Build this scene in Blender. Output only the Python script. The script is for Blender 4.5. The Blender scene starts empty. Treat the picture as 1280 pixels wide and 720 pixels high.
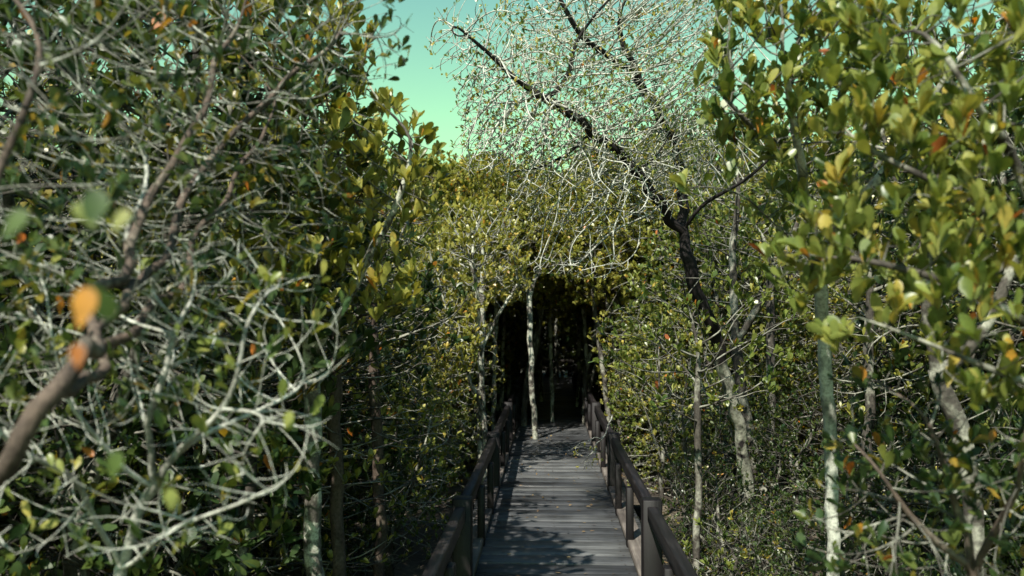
import bpy, bmesh, math, random
import numpy as np
from mathutils import Vector, Matrix, Euler

rad = math.radians
rng = np.random.default_rng(7)
random.seed(7)
scene = bpy.context.scene
COL = scene.collection

# ------------------------------------------------------------------ camera
cam_d = bpy.data.cameras.new('camera')
cam = bpy.data.objects.new('camera', cam_d)
COL.objects.link(cam)
scene.camera = cam
CAM = Vector((-0.05, 0.0, 1.6))
cam.location = CAM
cam_d.lens = 32.0
cam_d.sensor_width = 36.0
FPX = 32.0 / 36.0 * 1280.0
cam.rotation_euler = Euler((rad(90 + 1.91), 0, rad(2.26)), 'XYZ')
cam_d.clip_start = 0.05
cam_d.clip_end = 1500
cam_d.dof.use_dof = True
cam_d.dof.focus_distance = 6.5
cam_d.dof.aperture_fstop = 2.2
CR = np.array(cam.rotation_euler.to_matrix())
CL = np.array(CAM)


def P(px, py, d):
    """point seen at pixel (px, py) of the photograph, d metres ahead"""
    v = np.array([(px - 640) / FPX, -(py - 360) / FPX, -1.0]) * d
    return CL + CR @ v


# ------------------------------------------------------------------ light
SUN_EL, SUN_AZ = 50.0, 203.0      # azimuth measured clockwise from +Y
az, el = rad(SUN_AZ), rad(SUN_EL)
SD = Vector((math.sin(az) * math.cos(el), math.cos(az) * math.cos(el), math.sin(el)))
world = bpy.data.worlds.new('World')
scene.world = world
world.use_nodes = True
nt = world.node_tree
nt.nodes.clear()
out = nt.nodes.new('ShaderNodeOutputWorld')
bg = nt.nodes.new('ShaderNodeBackground')
sky = nt.nodes.new('ShaderNodeTexSky')
sky.sky_type = 'NISHITA'
sky.sun_disc = False
sky.sun_elevation = el
sky.sun_rotation = az
sky.air_density = 1.3
sky.dust_density = 1.5
sky.ozone_density = 1.0
tint = nt.nodes.new('ShaderNodeMix')
tint.data_type = 'RGBA'
tint.blend_type = 'MULTIPLY'
tint.inputs[0].default_value = 1.0
wc = nt.nodes.new('ShaderNodeTexCoord')
ws = nt.nodes.new('ShaderNodeSeparateXYZ')
wr = nt.nodes.new('ShaderNodeValToRGB')
wr.color_ramp.elements[0].position = 0.2
wr.color_ramp.elements[0].color = (0.92, 1.34, 0.60, 1)
wr.color_ramp.elements[1].position = 0.6
wr.color_ramp.elements[1].color = (0.40, 0.68, 0.80, 1)
nt.links.new(wc.outputs['Generated'], ws.inputs[0])
nt.links.new(ws.outputs[2], wr.inputs[0])
nt.links.new(wr.outputs[0], tint.inputs[7])
nt.links.new(sky.outputs[0], tint.inputs[6])
nt.links.new(tint.outputs[2], bg.inputs[0])
bg.inputs[1].default_value = 0.095
nt.links.new(bg.outputs[0], out.inputs[0])

sl = bpy.data.lights.new('sun', 'SUN')
sl.energy = 5.0
sl.angle = rad(0.55)
sl.color = (1.0, 0.95, 0.84)
so = bpy.data.objects.new('sun', sl)
COL.objects.link(so)
so.rotation_euler = (-SD).to_track_quat('-Z', 'Y').to_euler()

scene.view_settings.view_transform = 'Standard'
scene.view_settings.look = 'None'
scene.view_settings.gamma = 1
scene.view_settings.exposure = 0.95
scene.render.engine = 'CYCLES'
cy = scene.cycles
cy.max_bounces = 5
cy.diffuse_bounces = 2
cy.glossy_bounces = 2
cy.transmission_bounces = 3
cy.transparent_max_bounces = 4
cy.use_denoising = True
cy.use_adaptive_sampling = True
cy.adaptive_threshold = 0.02
cy.caustics_reflective = False
cy.caustics_refractive = False
cy.sample_clamp_indirect = 4


# ------------------------------------------------------------------ materials
def mat(name):
    m = bpy.data.materials.new(name)
    m.use_nodes = True
    t = m.node_tree
    return m, t, t.nodes['Principled BSDF']


def N(t, kind, **kw):
    n = t.nodes.new(kind)
    for k, v in kw.items():
        setattr(n, k, v)
    return n


def ramp(t, stops, src, interp='LINEAR'):
    r = N(t, 'ShaderNodeValToRGB')
    e = r.color_ramp.elements
    r.color_ramp.interpolation = interp
    while len(e) < len(stops):
        e.new(0.5)
    for i, (p, c) in enumerate(stops):
        e[i].position = p
        e[i].color = (*c, 1)
    t.links.new(src, r.inputs[0])
    return r.outputs[0]


def noise(t, scale, detail=4, rough=0.55, vec=None, dist=0.0):
    n = N(t, 'ShaderNodeTexNoise')
    n.inputs['Scale'].default_value = scale
    n.inputs['Detail'].default_value = detail
    n.inputs['Roughness'].default_value = rough
    n.inputs['Distortion'].default_value = dist
    if vec is not None:
        t.links.new(vec, n.inputs['Vector'])
    return n.outputs[0]


def coord(t, which='Object', scale=None):
    c = N(t, 'ShaderNodeTexCoord')
    o = c.outputs[which]
    if scale:
        mp = N(t, 'ShaderNodeMapping')
        mp.inputs['Scale'].default_value = scale
        t.links.new(o, mp.inputs[0])
        o = mp.outputs[0]
    return o


def mix(t, f, a, b, blend='MIX'):
    m = N(t, 'ShaderNodeMix', data_type='RGBA', blend_type=blend)
    for s, v in ((m.inputs[0], f), (m.inputs[6], a), (m.inputs[7], b)):
        if isinstance(v, (int, float)):
            s.default_value = v
        elif isinstance(v, tuple):
            s.default_value = (*v, 1)
        else:
            t.links.new(v, s)
    return m.outputs[2]


def bump(t, h, b, strength=0.5, dist=0.01):
    n = N(t, 'ShaderNodeBump')
    n.inputs['Strength'].default_value = strength
    n.inputs['Distance'].default_value = dist
    t.links.new(h, n.inputs['Height'])
    t.links.new(n.outputs[0], b.inputs['Normal'])


def leaf_mat(name, stops, trans=0.30, tcol=(1.9, 1.75, 0.9), rough=0.36):
    m, t, b = mat(name)
    a = N(t, 'ShaderNodeAttribute')
    a.attribute_name = 'tint'
    c = ramp(t, stops, a.outputs['Fac'])
    n = noise(t, 38, 2, vec=coord(t))
    c = mix(t, 1.0, c, ramp(t, [(0.3, (0.72, 0.74, 0.7)), (0.7, (1.15, 1.12, 1.05))], n), 'MULTIPLY')
    t.links.new(c, b.inputs['Base Color'])
    b.inputs['Roughness'].default_value = rough
    b.inputs['Specular IOR Level'].default_value = 0.45
    tr = N(t, 'ShaderNodeBsdfTranslucent')
    t.links.new(mix(t, 1.0, c, tcol, 'MULTIPLY'), tr.inputs[0])
    ms = N(t, 'ShaderNodeMixShader')
    ms.inputs[0].default_value = trans
    t.links.new(b.outputs[0], ms.inputs[1])
    t.links.new(tr.outputs[0], ms.inputs[2])
    t.links.new(ms.outputs[0], t.nodes['Material Output'].inputs[0])
    return m


GREENS = [(0.0, (0.0253, 0.0575, 0.0161)), (0.28, (0.0805, 0.1207, 0.0230)), (0.58, (0.1782, 0.2127, 0.0517)),
          (0.86, (0.2875, 0.2760, 0.0747)), (0.945, (0.4140, 0.2760, 0.0460)), (0.97, (0.4830, 0.1725, 0.0253)), (1.0, (0.2300, 0.0633, 0.0196))]
OLIVE = [(0.0, (0.0780, 0.0975, 0.0182)), (0.3, (0.1885, 0.1950, 0.0338)), (0.65, (0.2665, 0.2665, 0.0676)),
         (0.88, (0.4030, 0.3575, 0.0910)), (0.96, (0.5200, 0.2600, 0.0455)), (1.0, (0.4420, 0.1430, 0.0325))]
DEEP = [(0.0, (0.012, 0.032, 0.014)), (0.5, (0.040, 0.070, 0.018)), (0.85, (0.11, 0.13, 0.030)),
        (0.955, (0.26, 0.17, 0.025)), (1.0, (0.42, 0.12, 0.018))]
M_GREEN = leaf_mat('leaf_green', GREENS)
M_OLIVE = leaf_mat('leaf_olive', OLIVE)
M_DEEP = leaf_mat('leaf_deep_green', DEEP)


def bark_mat(name, dark, mid, pale, lo=0.42, hi=0.6, sc=14, zdark=None):
    m, t, b = mat(name)
    v = coord(t, 'Object', (1, 1, 0.35))
    n1 = noise(t, sc, 5, 0.65, v, 0.4)
    v2 = coord(t, 'Object')
    n2 = noise(t, sc * 0.35, 4, 0.6, v2, 0.3)
    base = ramp(t, [(0.3, dark), (0.55, mid), (0.75, tuple(x * 1.25 for x in mid))], n1)
    fac = n2
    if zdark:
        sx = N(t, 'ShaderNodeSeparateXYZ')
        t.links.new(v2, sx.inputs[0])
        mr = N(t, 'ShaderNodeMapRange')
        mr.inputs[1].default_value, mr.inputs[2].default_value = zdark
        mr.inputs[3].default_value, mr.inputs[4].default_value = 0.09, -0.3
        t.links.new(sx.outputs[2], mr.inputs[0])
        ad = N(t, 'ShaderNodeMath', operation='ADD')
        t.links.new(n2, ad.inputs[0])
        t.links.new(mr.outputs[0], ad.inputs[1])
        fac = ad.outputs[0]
    f = ramp(t, [(lo, (0, 0, 0)), (hi, (1, 1, 1))], fac)
    c = mix(t, f, base, pale)
    n3 = noise(t, sc * 4, 3, 0.6, v2)
    c = mix(t, 1.0, c, ramp(t, [(0.35, (0.6, 0.6, 0.6)), (0.6, (1.1, 1.1, 1.1))], n3), 'MULTIPLY')
    t.links.new(c, b.inputs['Base Color'])
    b.inputs['Roughness'].default_value = 0.85
    b.inputs['Specular IOR Level'].default_value = 0.25
    bump(t, n1, b, 0.8, 0.012)
    return m


M_BARK = bark_mat('bark_grey', (0.03, 0.027, 0.023), (0.07, 0.062, 0.052), (0.29, 0.29, 0.235), lo=0.49, hi=0.6)
M_BARK_P = bark_mat('bark_pale', (0.07, 0.066, 0.056), (0.22, 0.22, 0.185), (0.46, 0.47, 0.40), lo=0.4, hi=0.56)
M_BARK_M = bark_mat('bark_mottled', (0.03, 0.027, 0.023), (0.11, 0.10, 0.085), (0.42, 0.43, 0.35), lo=0.45, hi=0.54, sc=26)
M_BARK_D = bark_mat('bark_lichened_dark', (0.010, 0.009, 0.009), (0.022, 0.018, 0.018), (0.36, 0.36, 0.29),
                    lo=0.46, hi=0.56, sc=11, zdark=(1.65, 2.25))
M_BARK_B = bark_mat('bark_brown', (0.04, 0.03, 0.025), (0.095, 0.07, 0.055), (0.2, 0.18, 0.14), lo=0.55, hi=0.7)
M_TWIG = bark_mat('twig_pale', (0.08, 0.075, 0.065), (0.19, 0.19, 0.16), (0.38, 0.38, 0.33), sc=22)
M_TWIG_W = bark_mat('twig_silver', (0.16, 0.155, 0.135), (0.34, 0.34, 0.29), (0.52, 0.53, 0.46), sc=22)
M_TWIG_L = bark_mat('twig_lichen', (0.045, 0.042, 0.036), (0.14, 0.135, 0.115), (0.36, 0.365, 0.315), lo=0.46, hi=0.58, sc=22)
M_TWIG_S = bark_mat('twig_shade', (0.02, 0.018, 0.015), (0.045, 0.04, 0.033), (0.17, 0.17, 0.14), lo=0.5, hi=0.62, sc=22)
M_TWIG_D = bark_mat('twig_grey', (0.03, 0.027, 0.023), (0.07, 0.063, 0.053), (0.23, 0.23, 0.19), sc=22)


def wood_mat(name, c0, c1, c2, rough=0.6, grain=(2.0, 40, 40), wet=False, spec=0.3):
    m, t, b = mat(name)
    v = coord(t, 'Object', grain)
    n1 = noise(t, 1.0, 6, 0.6, v, 0.3)
    v2 = coord(t, 'Object')
    n2 = noise(t, 2.2, 4, 0.6, v2)
    a = N(t, 'ShaderNodeAttribute')
    a.attribute_name = 'tint'
    base = ramp(t, [(0.3, c0), (0.5, c1), (0.72, c2)], n1)
    var = ramp(t, [(0.0, (0.42, 0.43, 0.46)), (0.5, (0.82, 0.83, 0.85)), (1.0, (1.3, 1.28, 1.22))], a.outputs['Fac'])
    base = mix(t, 1.0, base, var, 'MULTIPLY')
    base = mix(t, 1.0, base, ramp(t, [(0.35, (0.6, 0.6, 0.6)), (0.65, (1.15, 1.15, 1.15))], n2), 'MULTIPLY')
    t.links.new(base, b.inputs['Base Color'])
    if wet:
        t.links.new(ramp(t, [(0.35, (rough - .14,) * 3), (0.65, (rough + .16,) * 3)], n2), b.inputs['Roughness'])
    else:
        b.inputs['Roughness'].default_value = rough
    b.inputs['Specular IOR Level'].default_value = spec
    bump(t, n1, b, 0.5, 0.004)
    return m


M_DECK = wood_mat('deck_timber', (0.034, 0.036, 0.038), (0.072, 0.075, 0.077), (0.135, 0.138, 0.138), rough=0.5,
                  grain=(2.2, 45, 45), wet=True, spec=0.4)
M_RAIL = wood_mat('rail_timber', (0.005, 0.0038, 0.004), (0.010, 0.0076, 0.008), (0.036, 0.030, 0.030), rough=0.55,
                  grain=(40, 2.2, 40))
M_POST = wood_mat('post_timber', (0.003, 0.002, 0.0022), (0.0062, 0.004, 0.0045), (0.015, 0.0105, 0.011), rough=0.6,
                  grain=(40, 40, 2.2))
M_KERB = wood_mat('kerb_timber', (0.06, 0.05, 0.045), (0.11, 0.095, 0.085), (0.18, 0.16, 0.14), rough=0.6,
                  grain=(40, 2.2, 40))


def mud_mat():
    m, t, b = mat('mud')
    v = coord(t)
    n1 = noise(t, 1.1, 6, 0.6, v)
    n2 = noise(t, 16, 5, 0.65, v)
    c = ramp(t, [(0.32, (0.03, 0.024, 0.02)), (0.5, (0.07, 0.056, 0.043)), (0.68, (0.2, 0.17, 0.125))], n1)
    c = mix(t, 1.0, c, ramp(t, [(0.35, (0.6, 0.58, 0.55)), (0.7, (1.2, 1.2, 1.15))], n2), 'MULTIPLY')
    t.links.new(c, b.inputs['Base Color'])
    b.inputs['Roughness'].default_value = 0.8
    bump(t, n2, b, 0.7, 0.03)
    return m


M_MUD = mud_mat()


# ------------------------------------------------------------------ object helpers
def tag(o, label=None, cat=None, group=None, kind=None):
    if label: o['label'] = label
    if cat: o['category'] = cat
    if group: o['group'] = group
    if kind: o['kind'] = kind
    return o


def empty(name, loc=(0, 0, 0)):
    o = bpy.data.objects.new(name, None)
    o.empty_display_size = 0.3
    o.location = loc
    COL.objects.link(o)
    return o


def np_mesh(name, V, F, m, smooth=False, attr=None):
    """V (n,3); F (m,k) all faces alike; attr: one float per face"""
    me = bpy.data.meshes.new(name)
    V = np.asarray(V, dtype=np.float32)
    F = np.asarray(F, dtype=np.int32)
    n, k = F.shape
    me.vertices.add(len(V))
    me.vertices.foreach_set('co', V.ravel())
    me.loops.add(n * k)
    me.loops.foreach_set('vertex_index', F.ravel())
    me.polygons.add(n)
    me.polygons.foreach_set('loop_start', np.arange(n, dtype=np.int32) * k)
    if smooth:
        me.polygons.foreach_set('use_smooth', np.ones(n, dtype=bool))
    if attr is not None:
        a = me.attributes.new('tint', 'FLOAT', 'FACE')
        a.data.foreach_set('value', np.asarray(attr, dtype=np.float32))
    me.update(calc_edges=True)
    me.validate()
    me.materials.append(m)
    return me


def link(name, me, parent=None, loc=None):
    o = bpy.data.objects.new(name, me)
    COL.objects.link(o)
    if parent: o.parent = parent
    if loc is not None: o.location = loc
    return o


def copy_tree(o, parent=None):
    c = o.copy()
    COL.objects.link(c)
    c.parent = parent
    for ch in list(o.children):
        copy_tree(ch, c)
    return c


class Boxes:
    """collects slightly bevelled timber boxes into one mesh"""
    def __init__(self):
        self.V, self.F, self.T, self.n = [], [], [], 0

    def box(self, c, s, b=0.006, tint=0.5, rot=None):
        x, y, z = (k / 2 for k in s)
        vs = []
        for sx in (-1, 1):
            for sy in (-1, 1):
                for sz in (-1, 1):
                    vs += [(sx * (x - b), sy * (y - b), sz * z), (sx * (x - b), sy * y, sz * (z - b)),
                           (sx * x, sy * (y - b), sz * (z - b))]
        vs = np.array(vs)
        if rot is not None:
            vs = vs @ np.array(rot).T
        vs = vs + np.array(c)
        if not hasattr(Boxes, 'hull'):
            bm = bmesh.new()
            q = []
            for sx in (-1, 1):
                for sy in (-1, 1):
                    for sz in (-1, 1):
                        q += [(sx * .8, sy * .8, sz), (sx * .8, sy, sz * .8), (sx, sy * .8, sz * .8)]
            vv = [bm.verts.new(p) for p in q]
            bmesh.ops.convex_hull(bm, input=vv)
            bm.verts.ensure_lookup_table()
            bm.verts.index_update()
            Boxes.hull = [tuple(v.index for v in f.verts) for f in bm.faces]
            Boxes.hull = np.array([f for g in Boxes.hull for f in ([g] if len(g) == 3 else [(g[0], g[1], g[2]), (g[0], g[2], g[3])])])
            bm.free()
        self.V.append(vs)
        self.F.append(Boxes.hull + self.n)
        self.T.append(np.full(len(Boxes.hull), tint))
        self.n += 24
        return self

    def mesh(self, name, m):
        return np_mesh(name, np.vstack(self.V), np.vstack(self.F), m, attr=np.concatenate(self.T))


# ------------------------------------------------------------------ plant engine
def unit(v):
    return v / (np.linalg.norm(v, axis=-1, keepdims=True) + 1e-9)


def polyline(pts, step, wob, g):
    pts = np.array(pts, dtype=float)
    L = np.concatenate([[0], np.cumsum(np.linalg.norm(np.diff(pts, axis=0), axis=1))])
    n = max(2, int(L[-1] / step) + 1)
    s = np.linspace(0, L[-1], n)
    # smooth the corners
    q = np.stack([np.interp(s, L, pts[:, k]) for k in range(3)], 1)
    for _ in range(2):
        q[1:-1] = 0.25 * q[:-2] + 0.5 * q[1:-1] + 0.25 * q[2:]
    w = g.normal(0, wob, q.shape)
    w[0] = 0
    for _ in range(1):
        w[1:-1] = 0.25 * w[:-2] + 0.5 * w[1:-1] + 0.25 * w[2:]
    return q + w


def blob(center, rad3, n, g, shell=0.0):
    v = unit(g.normal(size=(n, 3)))
    r = g.random(n) ** (1 / 3)
    if shell:
        r = shell + (1 - shell) * r
    return np.array(center) + v * r[:, None] * np.array(rad3)


def grow(guides, attrs, step=0.08, infl=0.9, kill=0.14, iters=110, g=None, jitter=0.35, up=0.12, wob=0.012):
    """guides: list of (points, parent_guide or None). Space colonisation from guide nodes."""
    g = g or rng
    pos, par = [], []
    gi = []
    for pts, pg in guides:
        q = polyline(pts, step, wob, g)
        ids = []
        prev = -1
        start = 0
        if pg is not None:
            base = np.array([pos[i] for i in gi[pg]])
            prev = gi[pg][int(np.argmin(np.linalg.norm(base - q[0], axis=1)))]
            start = 1
        for p in q[start:]:
            pos.append(p)
            par.append(prev)
            prev = len(pos) - 1
            ids.append(prev)
        gi.append(ids)
    pos = np.array(pos)
    par = list(par)
    A = np.array(attrs)
    nd = np.full(len(A), 1e9)
    ni = np.zeros(len(A), int)

    def upd(i0, P_):
        nonlocal nd, ni
        for c in range(0, len(P_), 400):
            D = np.linalg.norm(A[:, None, :] - P_[None, c:c + 400, :], axis=2)
            k = D.argmin(1)
            d = D[np.arange(len(A)), k]
            m_ = d < nd
            nd[m_] = d[m_]
            ni[m_] = k[m_] + c + i0
    upd(0, pos)
    lastdir = {}
    for it in range(iters):
        live = nd > kill
        A, nd, ni = A[live], nd[live], ni[live]
        if len(A) == 0:
            break
        near = nd < (infl if it > 3 else infl * 1.5)
        if not near.any():
            break
        acc = np.zeros_like(pos)
        np.add.at(acc, ni[near], unit(A[near] - pos[ni[near]]))
        src = np.unique(ni[near])
        d = unit(unit(acc[src]) + g.normal(0, jitter, (len(src), 3)) * 0.6 + np.array([0, 0, up]))
        new = pos[src] + d * step
        keep = []
        for j, s in enumerate(src):
            l = lastdir.get(s)
            if l is not None and any(np.dot(x, d[j]) > 0.86 for x in l):
                # blocked: drop this node's attractors now and then
                continue
            if l is None: lastdir[s] = [d[j]]
            else:
                if len(l) > 3: continue
                l.append(d[j])
            keep.append(j)
        if not keep:
            # loosen the ones that stall
            kill *= 1.3
            if kill > infl: break
            continue
        new = new[keep]
        i0 = len(pos)
        pos = np.vstack([pos, new])
        par.extend(src[keep].tolist())
        upd(i0, new)
    return pos, np.array(par)


def radii(par, r_tip, r_base):
    n = len(par)
    ch = np.zeros(n, int)
    for i in range(n):
        if par[i] >= 0: ch[par[i]] += 1
    tips = (ch == 0).astype(float)
    w = tips.copy()
    # along-length tapering: a little weight per node
    for i in range(n - 1, -1, -1):
        w[i] += 0.04
        if par[i] >= 0: w[par[i]] += w[i]
    e = math.log(max(w.max(), 2)) / math.log(r_base / r_tip)
    return r_tip * np.maximum(w, 1) ** (1 / e), ch


def chains(par, r):
    n = len(par)
    kids = [[] for _ in range(n)]
    roots = []
    for i in range(n):
        (kids[par[i]] if par[i] >= 0 else roots).append(i)
    out_, st = [], [(-1, x) for x in roots]
    while st:
        p, i = st.pop()
        c = [p, i] if p >= 0 else [i]
        while kids[i]:
            k = sorted(kids[i], key=lambda x: -r[x])
            for o in k[1:]:
                st.append((i, o))
            i = k[0]
            c.append(i)
        if len(c) >= 2:
            out_.append((c, p >= 0))
    return out_


def tubes(pos, r, chs, sides):
    Vs, Fs, n = [], [], 0
    ang = np.linspace(0, 2 * np.pi, sides, endpoint=False)
    ca, sa = np.cos(ang), np.sin(ang)
    for c, sub in chs:
        p = pos[c]
        rr = r[c].copy()
        if sub: rr[0] = min(rr[0], rr[1] * 1.25)
        t = np.gradient(p, axis=0)
        t = unit(t)
        d = unit((p[-1] - p[0])[None])[0]
        ref = np.eye(3)[int(np.argmin(np.abs(d)))]
        a = unit(np.cross(t, ref))
        b = np.cross(t, a)
        rr[-1] *= 0.55
        ring = p[:, None, :] + rr[:, None, None] * (ca[None, :, None] * a[:, None, :] + sa[None, :, None] * b[:, None, :])
        m = len(c)
        Vs.append(ring.reshape(-1, 3))
        i = np.arange(m - 1)[:, None] * sides
        j = np.arange(sides)[None]
        j2 = (j + 1) % sides
        q = np.stack([i + j, i + j2, i + sides + j2, i + sides + j], -1).reshape(-1, 4) + n
        Fs.append(q)
        n += m * sides
    if not Vs:
        return None
    return np.vstack(Vs), np.vstack(Fs)


LEAF_FINE_V = np.array([(0, 0, 0), (-.11, .28, .02), (0, .28, -.02), (.11, .28, .02), (-.215, .58, .04), (0, .58, -.015),
                        (.215, .58, .04), (-.19, .83, .02), (0, .84, -.03), (.19, .83, .02), (-.09, .97, -.02),
                        (.09, .97, -.02), (0, 1.0, -.05)])
LEAF_FINE_F = np.array([(0, 2, 1), (0, 3, 2), (1, 2, 5), (1, 5, 4), (2, 3, 6), (2, 6, 5), (4, 5, 8), (4, 8, 7), (5, 6, 9),
                        (5, 9, 8), (7, 8, 12), (7, 12, 10), (8, 9, 11), (8, 11, 12)])
LEAF_MID_V = np.array([(0, 0, 0), (-.2, .5, .04), (-.17, .85, .0), (0, 1, -.04), (.17, .85, .0), (.2, .5, .04)])
LEAF_MID_F = np.array([(0, 5, 1), (1, 5, 4), (1, 4, 2), (2, 4, 3)])
LEAF_LOW_V = np.array([(0, 0, 0), (-.2, .6, .04), (0, 1, -.03), (.2, .6, .04)])
LEAF_LOW_F = np.array([(0, 3, 1), (1, 3, 2)])


def leaf_mesh(name, base, d, nrm, size, tint_, m, lod, width=1.0, curl=None, g=None):
    TV, TF = {2: (LEAF_FINE_V, LEAF_FINE_F), 1: (LEAF_MID_V, LEAF_MID_F), 0: (LEAF_LOW_V, LEAF_LOW_F)}[lod]
    g = g or rng
    d = unit(d)
    side = unit(np.cross(d, nrm))
    nn = np.cross(side, d)
    n = len(base)
    wv = width * g.uniform(0.85, 1.2, n)
    cu = g.uniform(-0.6, 1.6, n)
    V = (base[:, None, :] + size[:, None, None] * (
        (TV[None, :, 0] * wv[:, None])[..., None] * side[:, None, :] + TV[None, :, 1, None] * d[:, None, :]
        + (TV[None, :, 2] * (0.6 + cu[:, None]) - 0.09 * cu[:, None] * TV[None, :, 1] ** 2)[..., None] * nn[:, None, :]))
    F = TF[None] + (np.arange(n) * len(TV))[:, None, None]
    return np_mesh(name, V.reshape(-1, 3), F.reshape(-1, 3), m, smooth=(lod == 2), attr=np.repeat(tint_, len(TF)))


def rosettes(pos, par, ch, r, per=8, size=0.06, frac=1.0, side_frac=0.35, upb=0.7, g=None, tint_c=0.5, tint_s=0.2, spread=0.5,
             odd=0.014, thin=None):
    """leaf bases, directions and normals of clusters at the twig ends"""
    g = g or rng
    tips = np.where((ch == 0) & (par >= 0))[0]
    near = par[tips]
    extra = near[g.random(len(near)) < side_frac]
    idx = np.concatenate([tips, extra])
    idx = idx[par[idx] >= 0]
    if frac < 1: idx = idx[g.random(len(idx)) < frac]
    if thin is not None:
        idx = idx[g.random(len(idx)) < thin(pos[idx])]
    ax = unit(pos[idx] - pos[par[idx]])
    ax = unit(ax * 0.5 + np.array([0, 0, upb]) + g.normal(0, 0.22, ax.shape))
    n_each = np.clip(g.poisson(per, len(idx)), 2, int(per * 2)).astype(int)
    I = np.repeat(np.arange(len(idx)), n_each)
    n = len(I)
    A = ax[I]
    ref = unit(g.normal(size=(n, 3)))
    lat = unit(np.cross(A, ref))
    th = np.abs(g.normal(spread, 0.24, n)).clip(0.08, 1.5)
    D = A * np.cos(th)[:, None] + lat * np.sin(th)[:, None]
    nr = A * np.sin(th)[:, None] - lat * np.cos(th)[:, None]
    nr = unit(nr + g.normal(0, 0.35, nr.shape))
    off = g.uniform(-0.75, 0.15, n) * size * 0.9
    B = pos[idx][I] + A * off[:, None] + D * 0.004
    S = size * g.uniform(0.6, 1.2, n)
    cl = g.normal(tint_c, tint_s * 0.7, len(idx))
    T = cl[I] + g.normal(0, tint_s * 0.7, n)
    T = np.clip(T, 0.0, 0.9)
    odd = g.random(n) < odd
    T[odd] = g.uniform(0.93, 1.0, odd.sum())
    return B, D, nr, S, T


def plant(name, guides, attrs, leaf, r_base=0.05, r_tip=0.002, split=0.018, bark=None, twig=None, step=0.08, infl=0.9,
          kill=0.14, lod=1, origin=None, seed=1, sides=(8, 4), rs=None, jitter=0.35, up=0.12, leafw=1.0, wob=0.012,
          buttress=0.0, smooth=3):
    """an Empty at the foot with trunk, branches and crown meshes"""
    g = np.random.default_rng(seed)
    if callable(attrs): attrs = attrs(g)
    pos, par = grow(guides, attrs, step, infl, kill, g=g, jitter=jitter, up=up, wob=wob)
    r, ch = radii(par, r_tip, r_base)
    kid = np.full(len(par), -1)
    for i in range(len(par)):
        if par[i] >= 0 and (kid[par[i]] < 0 or r[i] > r[kid[par[i]]]): kid[par[i]] = i
    inner = np.where((par >= 0) & (kid >= 0) & (r < r_base * 0.55))[0]
    for _ in range(smooth):
        pos[inner] = pos[inner] * 0.4 + (pos[par[inner]] + pos[kid[inner]]) * 0.3
    o = np.array(origin if origin is not None else guides[0][0][0], dtype=float)
    if buttress:
        hz = pos[:, 2] - o[2]
        thick = r > r_base * 0.5
        r = np.where(thick, r * (1 + buttress * np.exp(-hz / 0.18)), r)
    pos = pos - o
    cs = chains(par, r)
    big = [c for c in cs if r[c[0][1]] >= split or c[0][0] == 0]
    small = [c for c in cs if not (r[c[0][1]] >= split or c[0][0] == 0)]
    root = empty(name, o)
    t = tubes(pos, r, big, sides[0])
    if t: link('trunk', np_mesh(name + '_trunk', *t, bark or M_BARK, smooth=True), root)
    t = tubes(pos, r, small, sides[1])
    if t: link('branches', np_mesh(name + '_branches', *t, twig or M_TWIG, smooth=True), root)
    if leaf is not None:
        B, D, nr, S, T = rosettes(pos, par, ch, r, g=g, **(rs or {}))
        if len(B):
            link('crown', leaf_mesh(name + '_crown', B, D, nr, S, T, leaf, lod, leafw, g=g), root)
    return root


GZ = -0.55     # the mud below the deck

# ------------------------------------------------------------------ ground
def ground():
    n = 220
    xs = np.concatenate([np.linspace(-250, -14, 20), np.linspace(-13, 13, n), np.linspace(14, 250, 20)])
    ys = np.concatenate([np.linspace(-250, -6, 20), np.linspace(-5, 36, n), np.linspace(38, 400, 24)])
    X, Y = np.meshgrid(xs, ys)
    Z = GZ + 0.05 * np.sin(X * 1.7 + 0.6 * np.sin(Y * 1.3)) * np.sin(Y * 1.1 + 1.2 * np.sin(X * 0.7)) \
        + 0.02 * np.sin(X * 6.1 + Y * 2) * np.sin(Y * 5.3 - X) + rng.normal(0, 0.006, X.shape)
    V = np.stack([X, Y, Z], -1).reshape(-1, 3)
    w = len(xs)
    i = (np.arange(len(ys) - 1)[:, None] * w + np.arange(w - 1)[None]).reshape(-1)
    F = np.stack([i, i + 1, i + w + 1, i + w], 1)
    o = link('ground', np_mesh('ground', V, F, M_MUD, smooth=True))
    tag(o, 'brown mud floor of the mangrove forest', 'ground', kind='structure')


ground()

# ------------------------------------------------------------------ boardwalk
W_IN = 0.50        # half width between the kerbs
W_OUT = 0.68
Y0, Y1 = -3.0, 25.0
PL = 0.215
deck = empty('boardwalk', (0, 0, 0))
tag(deck, 'dark timber boardwalk of cross planks running into the mangroves', 'boardwalk', kind='structure')
bx = Boxes()
y = Y0
k = 0
g = np.random.default_rng(3)
trunk_holes = []
while y < Y1:
    w = PL * g.uniform(0.93, 1.05)
    bx.box((g.normal(0, 0.006), y + w / 2, -0.0175 + g.normal(0, 0.0018)), (2 * W_OUT + g.normal(0, 0.012), w - g.uniform(0.009, 0.018), 0.035),
           0.004, g.uniform(0, 1), Euler((g.normal(0, 0.006), g.normal(0, 0.003), g.normal(0, 0.003))).to_matrix())
    y += w
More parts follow.
